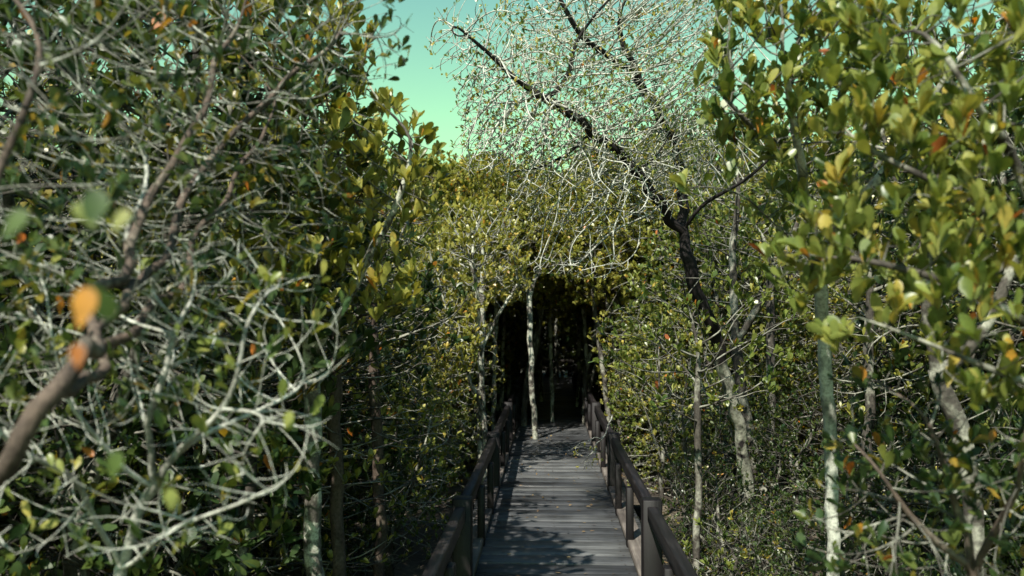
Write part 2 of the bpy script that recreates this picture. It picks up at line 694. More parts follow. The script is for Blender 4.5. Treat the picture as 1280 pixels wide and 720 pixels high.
# the side arm that turns off to the right at the far end
for i in range(24):
    x = W_OUT + 0.12 + i * PL
    bx.box((x, Y1 - 0.75, -0.0175 + g.normal(0, 0.002)), (PL - 0.01, 1.3, 0.035), 0.004, g.uniform(0, 1))
link('planks', bx.mesh('planks', M_DECK), deck)
nv, nf = [], []
yy_ = Y0 + PL * .28
while yy_ < 17:
    for xx_ in (-.57, -.45, 0, .45, .57):
        cx, cy_ = xx_ + g.normal(0, .006), yy_ + g.normal(0, .008)
        a_ = np.arange(6) * math.pi / 3
        nf.append(np.arange(6) + len(nv) * 6)
        nv.append(np.stack([cx + .0062 * np.cos(a_), cy_ + .0062 * np.sin(a_), np.full(6, .0035)], 1))
    yy_ += PL * .495
mn, tn, bn = mat('nail_rust')
bn.inputs['Base Color'].default_value = (.03, .02, .015, 1)
bn.inputs['Roughness'].default_value = .7
o = link('nail_heads', np_mesh('nail_heads', np.vstack(nv), np.array(nf), mn), deck)
tag(o, kind='stuff')
bm_ = Boxes()
for sx in (-0.45, 0.0, 0.45):
    for q in range(9):
        bm_.box((sx, Y0 + 1.55 + q * 3.1, -0.096), (0.07, 3.09, 0.12))
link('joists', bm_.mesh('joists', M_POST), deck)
bm_ = Boxes()
MAIN = [5.45 - 3.1 * 2 + i * 3.1 for i in range(10)]
MAIN = [y for y in MAIN if y < Y1]
for ym in MAIN:
    bm_.box((0, ym + 0.1, -0.222), (1.7, 0.09, 0.13))
link('crossbeams', bm_.mesh('crossbeams', M_POST), deck)

RH = 0.50          # rail height
def railing(side, label):
    root = empty('wooden_railing', (side * 0.6, MAIN[0], 0))
    tag(root, label, 'railing', 'railings along the boardwalk')
    base = Vector(root.location)
    def put(name, bxs, m, loc):
        o = link(name, bxs.mesh(name, m), root)
        o.location = Vector(loc) - base
        return o
    X = side * (W_IN + 0.06)
    ym = MAIN + ([Y1 - 0.3] if side < 0 else [])
    if side > 0: ym = [v for v in MAIN if v < Y1 - 1.3]
    for i, yy in enumerate(ym):
        b = Boxes().box((0, 0, 0), (0.115, 0.115, RH + 0.035 - GZ + 0.25), 0.008, g.uniform(.2, .8))
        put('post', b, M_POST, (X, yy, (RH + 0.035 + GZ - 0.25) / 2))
        if i + 1 < len(ym):
            L = ym[i + 1] - yy
            tilt = g.normal(0, 0.003)
            R = Euler((tilt, 0, g.normal(0, 0.002))).to_matrix()
            b = Boxes().box((0, 0, 0), (0.062, L - 0.12, 0.085), 0.006, g.uniform(.3, .9), R)
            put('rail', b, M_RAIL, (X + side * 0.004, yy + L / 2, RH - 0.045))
            b = Boxes().box((0, 0, 0), (0.115, L - 0.12, 0.05), 0.005, g.uniform(.3, .9), R)
            put('kerb', b, M_KERB, (X + side * 0.002, yy + L / 2, 0.0285))
            for q in (1, 2):
                b = Boxes().box((0, 0, 0), (0.05, 0.085, RH - 0.087 + 0.12), 0.005, g.uniform(.2, .8))
                put('baluster', b, M_POST, (X - side * 0.0366, yy + L * q / 3, (RH - 0.087 - 0.12) / 2 + 0.001))
    return root


railing(-1, 'left hand dark timber railing of the boardwalk, its nearest post of near-black wood')
railing(1, 'right hand dark maroon railing of the boardwalk with a pale twig hanging over it')
er = empty('end_railing', (0, Y1 + 0.1, 0))
tag(er, 'low cross railing closing the far end of the boardwalk inside the dark tunnel', 'railing')
for q, xx in enumerate((-0.45, 0.55, 1.9, 3.2, 4.5)):
    o = link('post', Boxes().box((0, 0, 0), (0.11, 0.11, RH - GZ + 0.2)).mesh('post', M_POST), er)
    o.location = (xx, 0, (RH + GZ - 0.2) / 2)
o = link('rail', Boxes().box((0, 0, 0), (5.2, 0.06, 0.08)).mesh('rail', M_KERB), er); o.location = (2.0, -0.088, RH - 0.06)
o = link('rail', Boxes().box((0, 0, 0), (5.2, 0.05, 0.07)).mesh('rail', M_KERB), er); o.location = (2.0, -0.083, RH * .45)

# ------------------------------------------------------------------ hero trees near the camera
def gz(p, dz=0.0):
    q = np.array(p, dtype=float)
    q[2] = GZ - 0.05 + dz
    return q


def blobs(spec):
    """spec: list of (px, py, depth, rx, ry_depth, rz, n)"""
    def f(g):
        return np.vstack([blob(P(px, py, d), (rx, ry, rz), n, g) for px, py, d, rx, ry, rz, n in spec])
    return f


# (L1) big twiggy tree at the left edge, close to the lens
b0 = gz(P(-170, 740, 2.1))
t0 = plant('mangrove_tree', [
    ([b0, P(-80, 660, 1.9), P(10, 570, 1.8), P(75, 495, 1.85), P(120, 420, 2.0), P(165, 300, 2.3), P(190, 190, 2.6)], None),
    ([P(75, 495, 1.85), P(140, 420, 2.3), P(230, 360, 2.7), P(290, 250, 3.0), P(340, 130, 3.2)], 0),
    ([P(120, 420, 2.0), P(200, 330, 2.5), P(260, 200, 2.9), P(350, 110, 3.1), P(440, 30, 3.3)], 0),
    ([P(165, 300, 2.3), P(230, 150, 2.6), P(300, 10, 2.8)], 0),
    ([P(-80, 660, 1.9), P(-60, 400, 1.9), P(10, 200, 1.9), P(60, 50, 2.0)], 0)],
    blobs([(60, 90, 2.2, .42, .45, .5, 1300), (230, 50, 2.8, .55, .55, .5, 2100), (400, 40, 3.2, .36, .5, .22, 900),
           (110, 290, 2.4, .4, .4, .36, 1100), (280, 240, 3.0, .44, .5, .42, 1700), (130, 450, 2.5, .38, .35, .22, 500),
           (-60, 250, 2.0, .4, .4, .6, 500)]),
    M_DEEP, r_base=0.023, r_tip=0.0011, split=0.0085, bark=M_BARK_B, twig=M_TWIG_L, step=0.045, infl=0.5, kill=0.055, lod=2, seed=11,
    sides=(9, 5), rs=dict(per=3.4, size=0.042, frac=0.5, side_frac=0.2, upb=0.6, tint_c=0.5, tint_s=0.3, odd=0.03), jitter=0.3, wob=0.03, buttress=1.5)


def near_leaves(name, spec, m, label):
    g_ = np.random.default_rng(77)
    B = np.array([P(px, py, d) for px, py, d, s_, t_, dx, dz in spec]) - np.array(t0.location)
    D = np.array([[dx, 0.15, dz] for *_, dx, dz in spec], dtype=float)
    nr = np.array([[0.3, -1, 0.35]] * len(spec)) + g_.normal(0, .2, (len(spec), 3))
    o_ = link(name, leaf_mesh(name, B, D, unit(nr), np.array([q[3] for q in spec]), np.array([q[4] for q in spec]), m, 2, 1.35, g=g_), t0)
    if label: o_['label'] = label


for q in ((98, 412, .95, .046, .962, .15, 1), (97, 462, .97, .028, .985, -.1, .9)):
    near_leaves('withered_leaf', [q], M_GREEN, 'blurred orange withered leaf close to the viewer')
for q in ((112, 290, 1.0, .05, .1, .1, 1), (120, 285, 1.0, .04, .6, -.6, .7), (140, 290, 1.0, .03, .75, .5, .8), (2, 300, .95, .04, .2, .6, .9),
          (214, 640, 1.35, .034, .65, -.1, 1), (140, 600, 1.2, .038, .25, .1, 1), (356, 536, 1.7, .034, .7, .3, 1), (110, 350, 1.0, .05, .15, .2, -.4)):
    near_leaves('leaf', [q], M_GREEN, None)
tag(t0, 'thick crooked grey tree out of focus at the left edge, with sparse orange-flecked leaves', 'tree')

# (L2) pale bare forking shrub lower left
b0 = gz(P(150, 800, 2.5))
t0 = plant('mangrove_shrub', [
    ([b0, P(150, 715, 2.45), P(185, 620, 2.4), P(215, 560, 2.4), P(330, 505, 2.5), P(420, 470, 2.7)], None),
    ([P(185, 620, 2.4), P(190, 520, 2.35), P(215, 450, 2.35), P(230, 380, 2.4)], 0),
    ([P(215, 560, 2.4), P(280, 510, 2.3), P(350, 520, 2.2), P(290, 590, 2.2)], 0),
    ([P(150, 715, 2.45), P(100, 600, 2.3), P(30, 570, 2.2), P(-20, 540, 2.1)], 0),
    ([P(185, 620, 2.4), P(120, 560, 2.3), P(60, 500, 2.2)], 0),
    ([P(150, 715, 2.45), P(220, 660, 2.2), P(300, 630, 2.1), P(370, 600, 2.0)], 0),
    ([P(280, 510, 2.3), P(300, 440, 2.3), P(320, 370, 2.4)], 2)],
    blobs([(110, 470, 2.3, .34, .3, .24, 800), (260, 420, 2.5, .4, .35, .28, 1200), (60, 600, 2.2, .27, .3, .22, 460),
           (330, 560, 2.2, .2, .3, .16, 240), (150, 380, 2.5, .32, .3, .24, 420), (200, 640, 2.3, .3, .3, .14, 160)]),
    M_GREEN, r_base=0.017, r_tip=0.0013, split=0.008, bark=M_TWIG, twig=M_TWIG_W, step=0.04, infl=0.5, kill=0.052, lod=2, seed=12,
    sides=(8, 5), rs=dict(per=2.2, size=0.05, frac=0.22, side_frac=0.1, upb=0.6, tint_c=0.5, tint_s=0.25), jitter=0.3, wob=0.014)
tag(t0, 'bare pale grey shrub forking into many crooked twigs at the lower left', 'shrub')

# (L3) leafy tree mid-left with upright olive rosettes against the sky
b0 = gz(P(395, 800, 4.6))
t0 = plant('mangrove_tree', [
    ([b0, P(393, 600, 4.55), P(390, 450, 4.5), P(400, 300, 4.4), P(430, 200, 4.3)], None),
    ([P(390, 450, 4.5), P(450, 350, 4.3), P(500, 260, 4.2), P(520, 170, 4.2)], 0),
    ([P(390, 450, 4.5), P(340, 340, 4.4), P(320, 220, 4.4), P(345, 90, 4.3)], 0)],
    blobs([(440, 200, 4.3, .38, .5, .36, 900), (500, 220, 4.3, .22, .35, .34, 520), (330, 190, 4.3, .45, .5, .45, 1000),
           (380, 330, 4.3, .5, .5, .35, 900), (480, 340, 4.2, .22, .35, .26, 420), (240, 260, 4.4, .45, .5, .5, 800), (360, 60, 4.3, .42, .5, .34, 900)]),
    M_OLIVE, r_base=0.045, r_tip=0.002, split=0.014, step=0.06, infl=0.6, kill=0.085, lod=2, seed=13,
    rs=dict(per=8, size=0.074, side_frac=0.35, upb=1.1, spread=0.42, tint_c=0.45, tint_s=0.22), twig=M_TWIG_D, bark=M_BARK_M, leafw=1.0)
tag(t0, 'leafy mangrove with upright olive rosettes against the sky left of the boardwalk', 'tree')

# (L4) pale twiggy shrub beside the tunnel mouth on the left
b0 = gz(P(608, 600, 9.6))
t0 = plant('mangrove_shrub', [
    ([b0, P(606, 520, 9.6), P(600, 440, 9.5), P(598, 380, 9.3), P(590, 320, 9.2)], None),
    ([P(606, 520, 9.6), P(575, 440, 9.2), P(555, 380, 9.0)], 0),
    ([P(600, 440, 9.5), P(625, 390, 9.5), P(650, 350, 9.6)], 0)],
    blobs([(590, 330, 9.3, .55, .6, .5, 1800), (560, 420, 8.8, .35, .5, .4, 900), (635, 355, 9.8, .3, .5, .25, 600),
           (600, 280, 9.6, .5, .5, .3, 800)]),
    M_OLIVE, r_base=0.03, r_tip=0.0026, split=0.014, bark=M_BARK_M, twig=M_TWIG, step=0.06, infl=0.6, kill=0.075, lod=1, seed=14,
    rs=dict(per=7, size=0.062, frac=1.0, side_frac=0.3, upb=0.7, tint_c=0.55, tint_s=0.2))
tag(t0, 'pale twiggy shrub crowding the left railing at the tunnel mouth', 'shrub')

# (R4) the leaning tree with a bare silvery crown
b0 = gz(P(945, 690, 7.6))
t0 = plant('leaning_mangrove_tree', [
    ([b0, P(935, 620, 7.5), P(925, 540, 7.3), P(905, 455, 7.1), P(878, 380, 6.9), P(858, 320, 6.8), P(850, 290, 6.8)], None),
    ([P(850, 290, 6.8), P(815, 240, 6.6), P(775, 190, 6.4), P(715, 145, 6.2), P(655, 105, 6.0), P(600, 60, 5.8), P(545, 5, 5.6)], 0),
    ([P(858, 320, 6.8), P(852, 230, 6.9), P(845, 180, 6.9), P(815, 130, 6.8), P(795, 95, 6.7), P(770, 20, 6.6)], 0),
    ([P(850, 290, 6.8), P(885, 248, 6.6), P(935, 225, 6.4), P(975, 185, 6.2), P(1010, 120, 6.1)], 0),
    ([P(655, 105, 6.0), P(680, 130, 6.1), P(712, 100, 6.1), P(722, 55, 6.1)], 1),
    ([P(795, 95, 6.7), P(730, 50, 6.4), P(690, -20, 6.2)], 2)],
    blobs([(800, 160, 6.6, .62, .85, .56, 10500), (680, 140, 6.2, .62, .75, .52, 8500), (760, 20, 6.5, .8, .8, .5, 6500),
           (600, 60, 5.9, .36, .5, .3, 700), (620, 190, 6.0, .3, .5, .2, 500), (740, 240, 6.3, .7, .8, .36, 1500),
           (860, 60, 6.7, .45, .6, .6, 2600), (720, 335, 6.1, .4, .4, .1, 200)]),
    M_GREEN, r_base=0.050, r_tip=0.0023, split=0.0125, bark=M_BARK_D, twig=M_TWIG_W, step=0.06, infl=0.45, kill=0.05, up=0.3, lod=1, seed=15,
    sides=(10, 4), rs=dict(per=2.2, size=0.034, frac=0.75, side_frac=0.1, upb=0.7, tint_c=0.6, tint_s=0.25), wob=0.016, jitter=0.25, buttress=0.4)
tag(t0, 'leaning tree with black upper limbs and a bare silvery crown arching over the boardwalk', 'tree')

# second stem behind the leaning one
b0 = gz(P(958, 700, 7.9))
t0 = plant('mangrove_tree', [
    ([b0, P(960, 640, 7.9), P(935, 540, 8.0), P(920, 430, 8.1), P(915, 330, 8.2), P(925, 220, 8.2)], None),
    ([P(920, 430, 8.1), P(980, 330, 8.0), P(1010, 230, 8.0)], 0)],
    blobs([(930, 230, 8.3, .8, .7, .6, 700), (1010, 330, 8.1, .6, .6, .6, 500), (860, 330, 8.2, .4, .5, .4, 260)]),
    M_GREEN, r_base=0.052, r_tip=0.0026, split=0.015, step=0.08, infl=0.6, kill=0.13, seed=16,
    rs=dict(per=7, size=0.06, side_frac=0.3, tint_c=0.45), twig=M_TWIG_D)
tag(t0, 'slim grey mangrove standing right behind the base of the leaning tree', 'tree')

# (R2) leafy tree upper right
b0 = gz(P(1040, 760, 4.8))
t0 = plant('mangrove_tree', [
    ([b0, P(1042, 640, 4.75), P(1036, 520, 4.7), P(1031, 430, 4.6), P(1020, 330, 4.4), P(1000, 200, 4.0), P(980, 90, 3.7)], None),
    ([P(1020, 330, 4.4), P(940, 250, 3.9), P(895, 230, 3.7), P(862, 232, 3.6)], 0),
    ([P(1000, 200, 4.0), P(930, 150, 3.7), P(890, 110, 3.6)], 0),
    ([P(1020, 330, 4.4), P(1100, 220, 4.2), P(1180, 100, 4.0)], 0)],
    blobs([(960, 130, 3.7, .26, .35, .26, 600), (1000, 20, 3.7, .38, .4, .3, 760), (920, 100, 3.6, .17, .25, .2, 260),
           (1080, 120, 4.0, .4, .4, .4, 900), (1200, 60, 4.1, .5, .4, .4, 800), (930, 60, 3.8, .16, .3, .2, 200),
           (1110, 250, 4.3, .4, .4, .4, 700), (872, 228, 3.6, .06, .1, .05, 8), (1000, 260, 4.1, .25, .3, .2, 300)]),
    M_GREEN, r_base=0.035, r_tip=0.0020, split=0.014, step=0.055, infl=0.6, kill=0.082, lod=2, seed=17,
    rs=dict(per=9, size=0.070, side_frac=0.45, upb=1.1, spread=0.42, tint_c=0.55, tint_s=0.2), twig=M_TWIG_D, bark=M_BARK_P, leafw=1.0, wob=0.007)
tag(t0, 'mangrove with a straight pale blotched trunk and bright leafy crown at the upper right', 'tree')

# (R1) near leafy branches at the right edge
b0 = gz(P(1500, 800, 2.8))
t0 = plant('mangrove_tree', [
    ([b0, P(1450, 640, 2.8), P(1390, 500, 2.8), P(1330, 350, 2.75), P(1270, 200, 2.7)], None),
    ([P(1390, 500, 2.8), P(1290, 410, 2.6), P(1200, 350, 2.5), P(1100, 330, 2.5), P(1040, 310, 2.6)], 0),
    ([P(1330, 350, 2.75), P(1230, 260, 2.6), P(1120, 200, 2.6), P(1050, 170, 2.7)], 0),
    ([P(1270, 200, 2.7), P(1200, 100, 2.5), P(1150, 20, 2.6)], 0),
    ([P(1390, 500, 2.8), P(1290, 480, 2.4), P(1180, 440, 2.4), P(1080, 400, 2.5)], 0)],
    blobs([(1120, 180, 2.6, .22, .28, .2, 330), (1220, 240, 2.5, .26, .3, .3, 460), (1050, 300, 2.6, .16, .2, .18, 210),
           (1170, 350, 2.5, .24, .3, .16, 270), (1250, 90, 2.5, .28, .35, .28, 380), (1250, 440, 2.4, .2, .25, .18, 220),
           (1080, 410, 2.6, .15, .16, .07, 70), (1110, 60, 2.7, .2, .25, .16, 170), (990, 340, 2.8, .12, .16, .12, 70)]),
    M_GREEN, r_base=0.028, r_tip=0.0015, split=0.010, step=0.05, infl=0.55, kill=0.07, lod=2, seed=18,
    rs=dict(per=9, size=0.064, side_frac=0.4, upb=1.1, spread=0.42, tint_c=0.6, tint_s=0.2), bark=M_BARK, twig=M_TWIG_D, leafw=1.05)
tag(t0, 'near mangrove reaching in from the right edge with large soft out of focus leaves', 'tree')

# (R3) dim shrub lower right
b0 = gz(P(1230, 860, 2.7))
t0 = plant('mangrove_shrub', [
    ([b0, P(1215, 720, 2.7), P(1190, 600, 2.65), P(1150, 500, 2.6)], None),
    ([P(1215, 720, 2.7), P(1130, 640, 2.6), P(1090, 580, 2.6)], 0),
    ([P(1215, 720, 2.7), P(1270, 620, 2.5), P(1290, 520, 2.4)], 0)],
    blobs([(1120, 600, 2.8, .22, .35, .2, 300), (1210, 640, 2.7, .27, .35, .24, 480), (1150, 700, 2.6, .3, .3, .15, 300),
           (1260, 540, 2.6, .18, .3, .22, 240), (1060, 670, 2.8, .16, .25, .14, 160), (1100, 480, 2.9, .18, .25, .1, 90)]),
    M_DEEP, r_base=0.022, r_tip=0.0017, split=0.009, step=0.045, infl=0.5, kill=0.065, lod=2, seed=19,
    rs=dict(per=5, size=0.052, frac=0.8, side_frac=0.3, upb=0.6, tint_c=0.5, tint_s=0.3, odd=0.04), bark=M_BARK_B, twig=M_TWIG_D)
tag(t0, 'dim shrub with small green and orange leaves at the lower right corner', 'shrub')

# grey trunk at far right
b0 = gz(P(1225, 760, 4.2))
t0 = plant('mangrove_tree', [
    ([b0, P(1215, 660, 4.2), P(1208, 560, 4.2), P(1175, 470, 4.2), P(1150, 380, 4.2), P(1170, 250, 4.2)], None),
    ([P(1175, 470, 4.2), P(1240, 400, 4.1), P(1290, 250, 4.1)], 0)],
    blobs([(1200, 250, 4.3, .6, .5, .5, 420), (1290, 380, 4.2, .4, .4, .5, 260)]),
    M_DEEP, r_base=0.046, r_tip=0.0024, split=0.014, step=0.08, infl=0.7, kill=0.13, seed=20,
    rs=dict(per=7, size=0.06, tint_c=0.5), twig=M_TWIG_D, wob=0.01)
tag(t0, 'kinked grey trunk standing in deep shade at the far right', 'tree')

# leafy saplings hugging the right railing
sp = [(1.15, 6.2, 0.1, 'low bright green sapling under the leaning tree beside the right railing', 31),
      (1.15, 8.2, 0.7, 'small-leaved sapling between the leaning tree and the second bay of the right railing', 32),
      (1.15, 10.0, 0.95, 'dense sapling lit by the sun behind the hanging twig on the right railing', 33)]
for x, yy, h, lab, sd in sp:
    c = np.array([x, yy, h])
    t0 = plant('mangrove_sapling', [([(x, yy, GZ - .05), (x + .05, yy, 0.1), (x, yy, h)], None),
                                    ([(x + .05, yy, 0.1), (x + .3, yy - .2, h - .1)], 0), ([(x + .05, yy, 0), (x - .2, yy - .1, h - .2)], 0)],
               lambda g_, c=c, h=h: np.vstack([blob(c + (0.05, 0, -.1), (.42, .6, h * .75 + .25), 620, g_)]),
               M_OLIVE if sd == 33 else M_GREEN, r_base=0.026, r_tip=0.0024, split=0.012, step=0.07, infl=0.6, kill=0.115, seed=sd,
               rs=dict(per=7, size=0.046, side_frac=0.4, tint_c=0.55, tint_s=0.2), twig=M_TWIG_D)
    tag(t0, lab, 'sapling')

# small trunks one can pick out on the right
def pole_tree(px0, py0, px1, py1, d, r0, lab, seed, leaf=M_GREEN, bark=M_BARK, side=0.5):
    b_ = gz(P(px0, py0, d))
    a, b2 = P(px0, py0, d), P(px1, py1, d)
    top = b2 + (b2 - a) * 0.5
    top[2] = max(top[2], b2[2] + 0.8)
    t = plant('slender_mangrove', [([b_, a, b2, top], None)],
              lambda g_: blob(top + np.array([0, 0, 0.1]), (.8, .8, .55), 520, g_), leaf, r_base=r0, r_tip=0.0026,
              split=0.014, step=0.09, infl=0.9, kill=0.14, seed=seed, rs=dict(per=8, size=0.058, tint_c=0.45), bark=bark,
              twig=M_TWIG_D, wob=0.012)
    tag(t, lab, 'tree')


pole_tree(1082, 560, 1085, 480, 6.2, 0.035, 'short pale stem in the shade right of the straight blotched trunk', 41)
pole_tree(870, 700, 872, 590, 6.4, 0.026, 'thin white stem rising beside the right railing near the leaning tree', 42)
pole_tree(965, 600, 963, 420, 9.5, 0.045, 'slim grey trunk just right of the leaning tree, partly hidden', 43)
pole_tree(760, 500, 745, 400, 12.5, 0.034, 'thin pale stem right of the tunnel mouth behind the railing', 44, M_OLIVE)
pole_tree(476, 640, 470, 540, 6.6, 0.042, 'brown propped trunk above the sunlit mud at the lower left', 45, M_DEEP, M_BARK_B)
pole_tree(424, 700, 420, 560, 5.6, 0.042, 'black shaded trunk right of the pale one at the lower left', 46, M_DEEP, M_BARK_B)
pole_tree(300, 720, 310, 600, 4.9, 0.032, 'short grey stem behind the bare forking shrub', 47, M_DEEP)

# ------------------------------------------------------------------ trunks standing through the deck
def deck_tree(px, py_base, d, tops, r0, lab, seed):
    a = P(px, py_base, d)
    a[2] = 0
    b_ = gz(a)
    pts = [b_, a] + [P(x_, y_, d + dd) for x_, y_, dd in tops]
    e = np.array(pts[-1])
    t = plant('slender_mangrove', [(pts, None), ([e, e + (0.15, 0.2, 0.5)], 0), ([e, e + (-0.15, 0.1, 0.5)], 0)],
              lambda g_: blob(e + np.array([0, 0.3, 0.72]), (1.1, 1.0, .62), 1300, g_), M_OLIVE, r_base=r0, r_tip=0.003,
              split=0.016, step=0.09, infl=0.9, kill=0.13, seed=seed, rs=dict(per=9, size=0.06, tint_c=0.5, side_frac=0.5), bark=M_BARK_M,
              twig=M_TWIG, wob=0.007, buttress=0.35)
    tag(t, lab, 'tree')


deck_tree(669, 548, 12.1, [(665, 480, 0), (663, 430, 0), (662, 372, 0.1)], 0.037, 'lichened slim trunk growing up through the boardwalk, nearest of the tunnel trunks', 51)
deck_tree(691, 527, 14.1, [(690, 470, 0), (688, 420, 0), (690, 365, 0)], 0.030, 'second slim trunk growing through the boardwalk, right of the nearest one', 52)
deck_tree(676, 500, 17.6, [(675, 450, 0), (673, 400, 0), (672, 380, 0)], 0.042, 'short lit brown trunk just behind the nearest tunnel trunk', 53)
deck_tree(697, 478, 22.5, [(696, 440, 0), (695, 400, 0), (694, 385, 0)], 0.042, 'thin pale trunk deepest in the tunnel between the other deck trunks', 54)

for px0, py0, px1, py1, d, r_, lb in (
        (617, 520, 619, 400, 13.0, .034, 'dim grey stem behind the left railing just inside the tunnel mouth'),
        (637, 500, 634, 400, 16.0, .034, 'thin brown stem inside the tunnel left of the lit trunks'),
        (628, 505, 630, 400, 14.5, .026, 'hair thin grey stem between two dim ones left inside the tunnel'),
        (722, 505, 724, 400, 16.5, .034, 'dark straight stem inside the tunnel right of the deck trunks'),
        (737, 510, 730, 400, 14.0, .030, 'dim stem at the right wall of the tunnel mouth'),
        (600, 545, 603, 400, 11.2, .040, 'pale grooved stem rising beside the left railing below the twiggy shrub')):
    pole_tree(px0, py0, px1, py1, d, r_, lb, int(px0), M_OLIVE, M_BARK_M)

# ------------------------------------------------------------------ thicket prototypes
def proto(seed, leaf, hgt=3.6, crown_lo=0.6, rx=1.15, n=1500, per=9, lsize=0.072, r0=0.05, nstem=2, bark=None, twig=None, leafy=1.0):
    g_ = np.random.default_rng(seed)
    guides = []
    main = [(0, 0, 0), (g_.normal(0, .06), g_.normal(0, .06), hgt * .3), (g_.normal(0, .15), g_.normal(0, .15), hgt * .55),
            (g_.normal(0, .2), g_.normal(0, .2), hgt * .8)]
    guides.append((main, None))
    for q in range(nstem):
        a = g_.uniform(0, 6.28)
        z0 = hgt * g_.uniform(.12, .4)
        f_ = z0 / (hgt * .3)
        st_ = np.array(main[0]) + (np.array(main[1]) - np.array(main[0])) * min(f_, 1)
        guides.append(([st_, st_ + (math.cos(a) * .35, math.sin(a) * .35, hgt * .25), st_ + (math.cos(a) * .6, math.sin(a) * .6, hgt * .5)], 0))
    cz = (hgt + crown_lo) / 2
    at = [blob((0, 0, cz), (rx, rx, (hgt - crown_lo) / 2), n // 2, g_)]
    for q in range(7):
        a, z = g_.uniform(0, 6.28), g_.uniform(crown_lo + .3, hgt - .25)
        rr_ = rx * g_.uniform(.45, .85)
        s = g_.uniform(.3, .55)
        at.append(blob((math.cos(a) * rr_, math.sin(a) * rr_, z), (s, s, s * .9), n // 14, g_))
    return plant('mangrove_tree', guides, np.vstack(at), leaf, r_base=r0, r_tip=0.0032, split=0.02, step=0.1, infl=0.8, kill=0.1,
                 lod=1, seed=seed + 100, sides=(7, 3), rs=dict(per=per, size=lsize, side_frac=0.7, upb=0.8, tint_c=0.48, tint_s=0.2, frac=leafy),
                 bark=bark, twig=twig or M_TWIG_D, buttress=0.3)


PROTO = [
    proto(201, M_GREEN, 3.7, 0.25, 1.2, 5200, per=9),
    proto(202, M_OLIVE, 3.5, 0.25, 1.2, 5200, per=9, twig=M_TWIG),
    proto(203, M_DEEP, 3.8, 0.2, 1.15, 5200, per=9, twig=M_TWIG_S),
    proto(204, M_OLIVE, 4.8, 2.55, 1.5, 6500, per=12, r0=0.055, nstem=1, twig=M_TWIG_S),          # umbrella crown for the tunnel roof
    proto(205, M_GREEN, 2.4, 0.05, 0.85, 2600, per=7, twig=M_TWIG, leafy=.8, lsize=.05),    # low bush
    proto(206, M_OLIVE, 3.4, 0.2, 1.1, 5200, per=5, twig=M_TWIG_D, leafy=.6, lsize=.048),       # twiggy
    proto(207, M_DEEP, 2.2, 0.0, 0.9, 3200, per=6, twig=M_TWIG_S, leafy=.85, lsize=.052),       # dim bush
]
used = [False] * len(PROTO)
gp = np.random.default_rng(99)


def plant_at(k, x, y, s, label, group, z=GZ - 0.04, lean=0.06):
    src = PROTO[k]
    o = src if not used[k] else copy_tree(src)
    used[k] = True
    o.location = (x, y, z)
    o.rotation_euler = (gp.normal(0, lean), gp.normal(0, lean), gp.uniform(0, 6.28))
    o.scale = (s, s, s * gp.uniform(.94, 1.06))
    tag(o, label, 'tree', group)
    return o


LOOK = {0: 'green-leaved', 1: 'golden-olive', 2: 'dark-leaved', 3: 'flat-topped', 4: 'green', 5: 'sparse twiggy', 6: 'dim'}
LG = {
    -1: ('mangroves in the left thicket', 'mangrove {row} left of the boardwalk'),
    1: ('mangroves in the right thicket', 'mangrove {row} right of the boardwalk'),
    0: ('mangroves roofing the tunnel', 'mangrove roofing the tunnel from its {lr} side'),
    2: ('mangroves behind the tunnel', 'tall mangrove closing the view behind the tunnel, {lr} of its middle'),
    3: ('low bushes beside the railings', 'low bush filling the gap beside the {lr} railing'),
    4: ('low bushes in the understorey', 'low bush in the shaded understorey {row} {lr} of the boardwalk'),
}
placed = []
ORD = ['nearest', 'second nearest', 'third nearest', 'fourth nearest', 'fifth nearest', 'sixth nearest', 'seventh nearest',
       'eighth nearest', 'ninth nearest', 'tenth nearest', 'eleventh nearest', 'twelfth nearest', 'thirteenth nearest',
       'fourteenth nearest', 'fifteenth nearest', 'sixteenth nearest', 'seventeenth nearest', 'eighteenth nearest']


def grove(k, x, y, s, key, lean=0.06):
    o = plant_at(k, x, y, s, None, None, lean=lean)
    ax_ = abs(x)
    row = 'close beside the railing' if ax_ < 3 else 'in the second rank' if ax_ < 4.6 else 'in the third rank' if ax_ < 6.7 else 'far back'
    lr = 'left' if x < 0 else 'right'
    where = 'near the viewer' if y < 10 else 'at the tunnel mouth' if y < 15 else 'deep in the tunnel' if y < 20 else 'past the tunnel'
    row = {'close beside the railing': 'beside the %s railing', 'in the second rank': 'second rank on the %s', 'in the third rank': 'third rank on the %s',
           'far back': 'far back on the %s'}[row] % lr
    what = {0: 'mangrove roofing the walk from the ' + lr, 2: 'tall mangrove closing the view, ' + lr + ' of centre',
            3: 'low bush filling the gap ' + row, 4: 'low bush ' + row}.get(key, 'mangrove ' + row)
    t_ = LOOK[k] + ' ' + what + ', ' + where
    placed.append((t_, y, o, LG[key][0]))
    return o


def name_grove():
    for t_ in sorted(set(q[0] for q in placed)):
        same = sorted([q for q in placed if q[0] == t_], key=lambda q: q[1])
        for n_, (_, _, o, gr) in enumerate(same):
            tag(o, (ORD[min(n_, len(ORD) - 1)] + ' ' + t_) if len(same) > 1 else t_, 'bush' if 'bush' in t_ else 'tree', gr)
            if 'bush' in t_ : o.name = 'mangrove_bush'


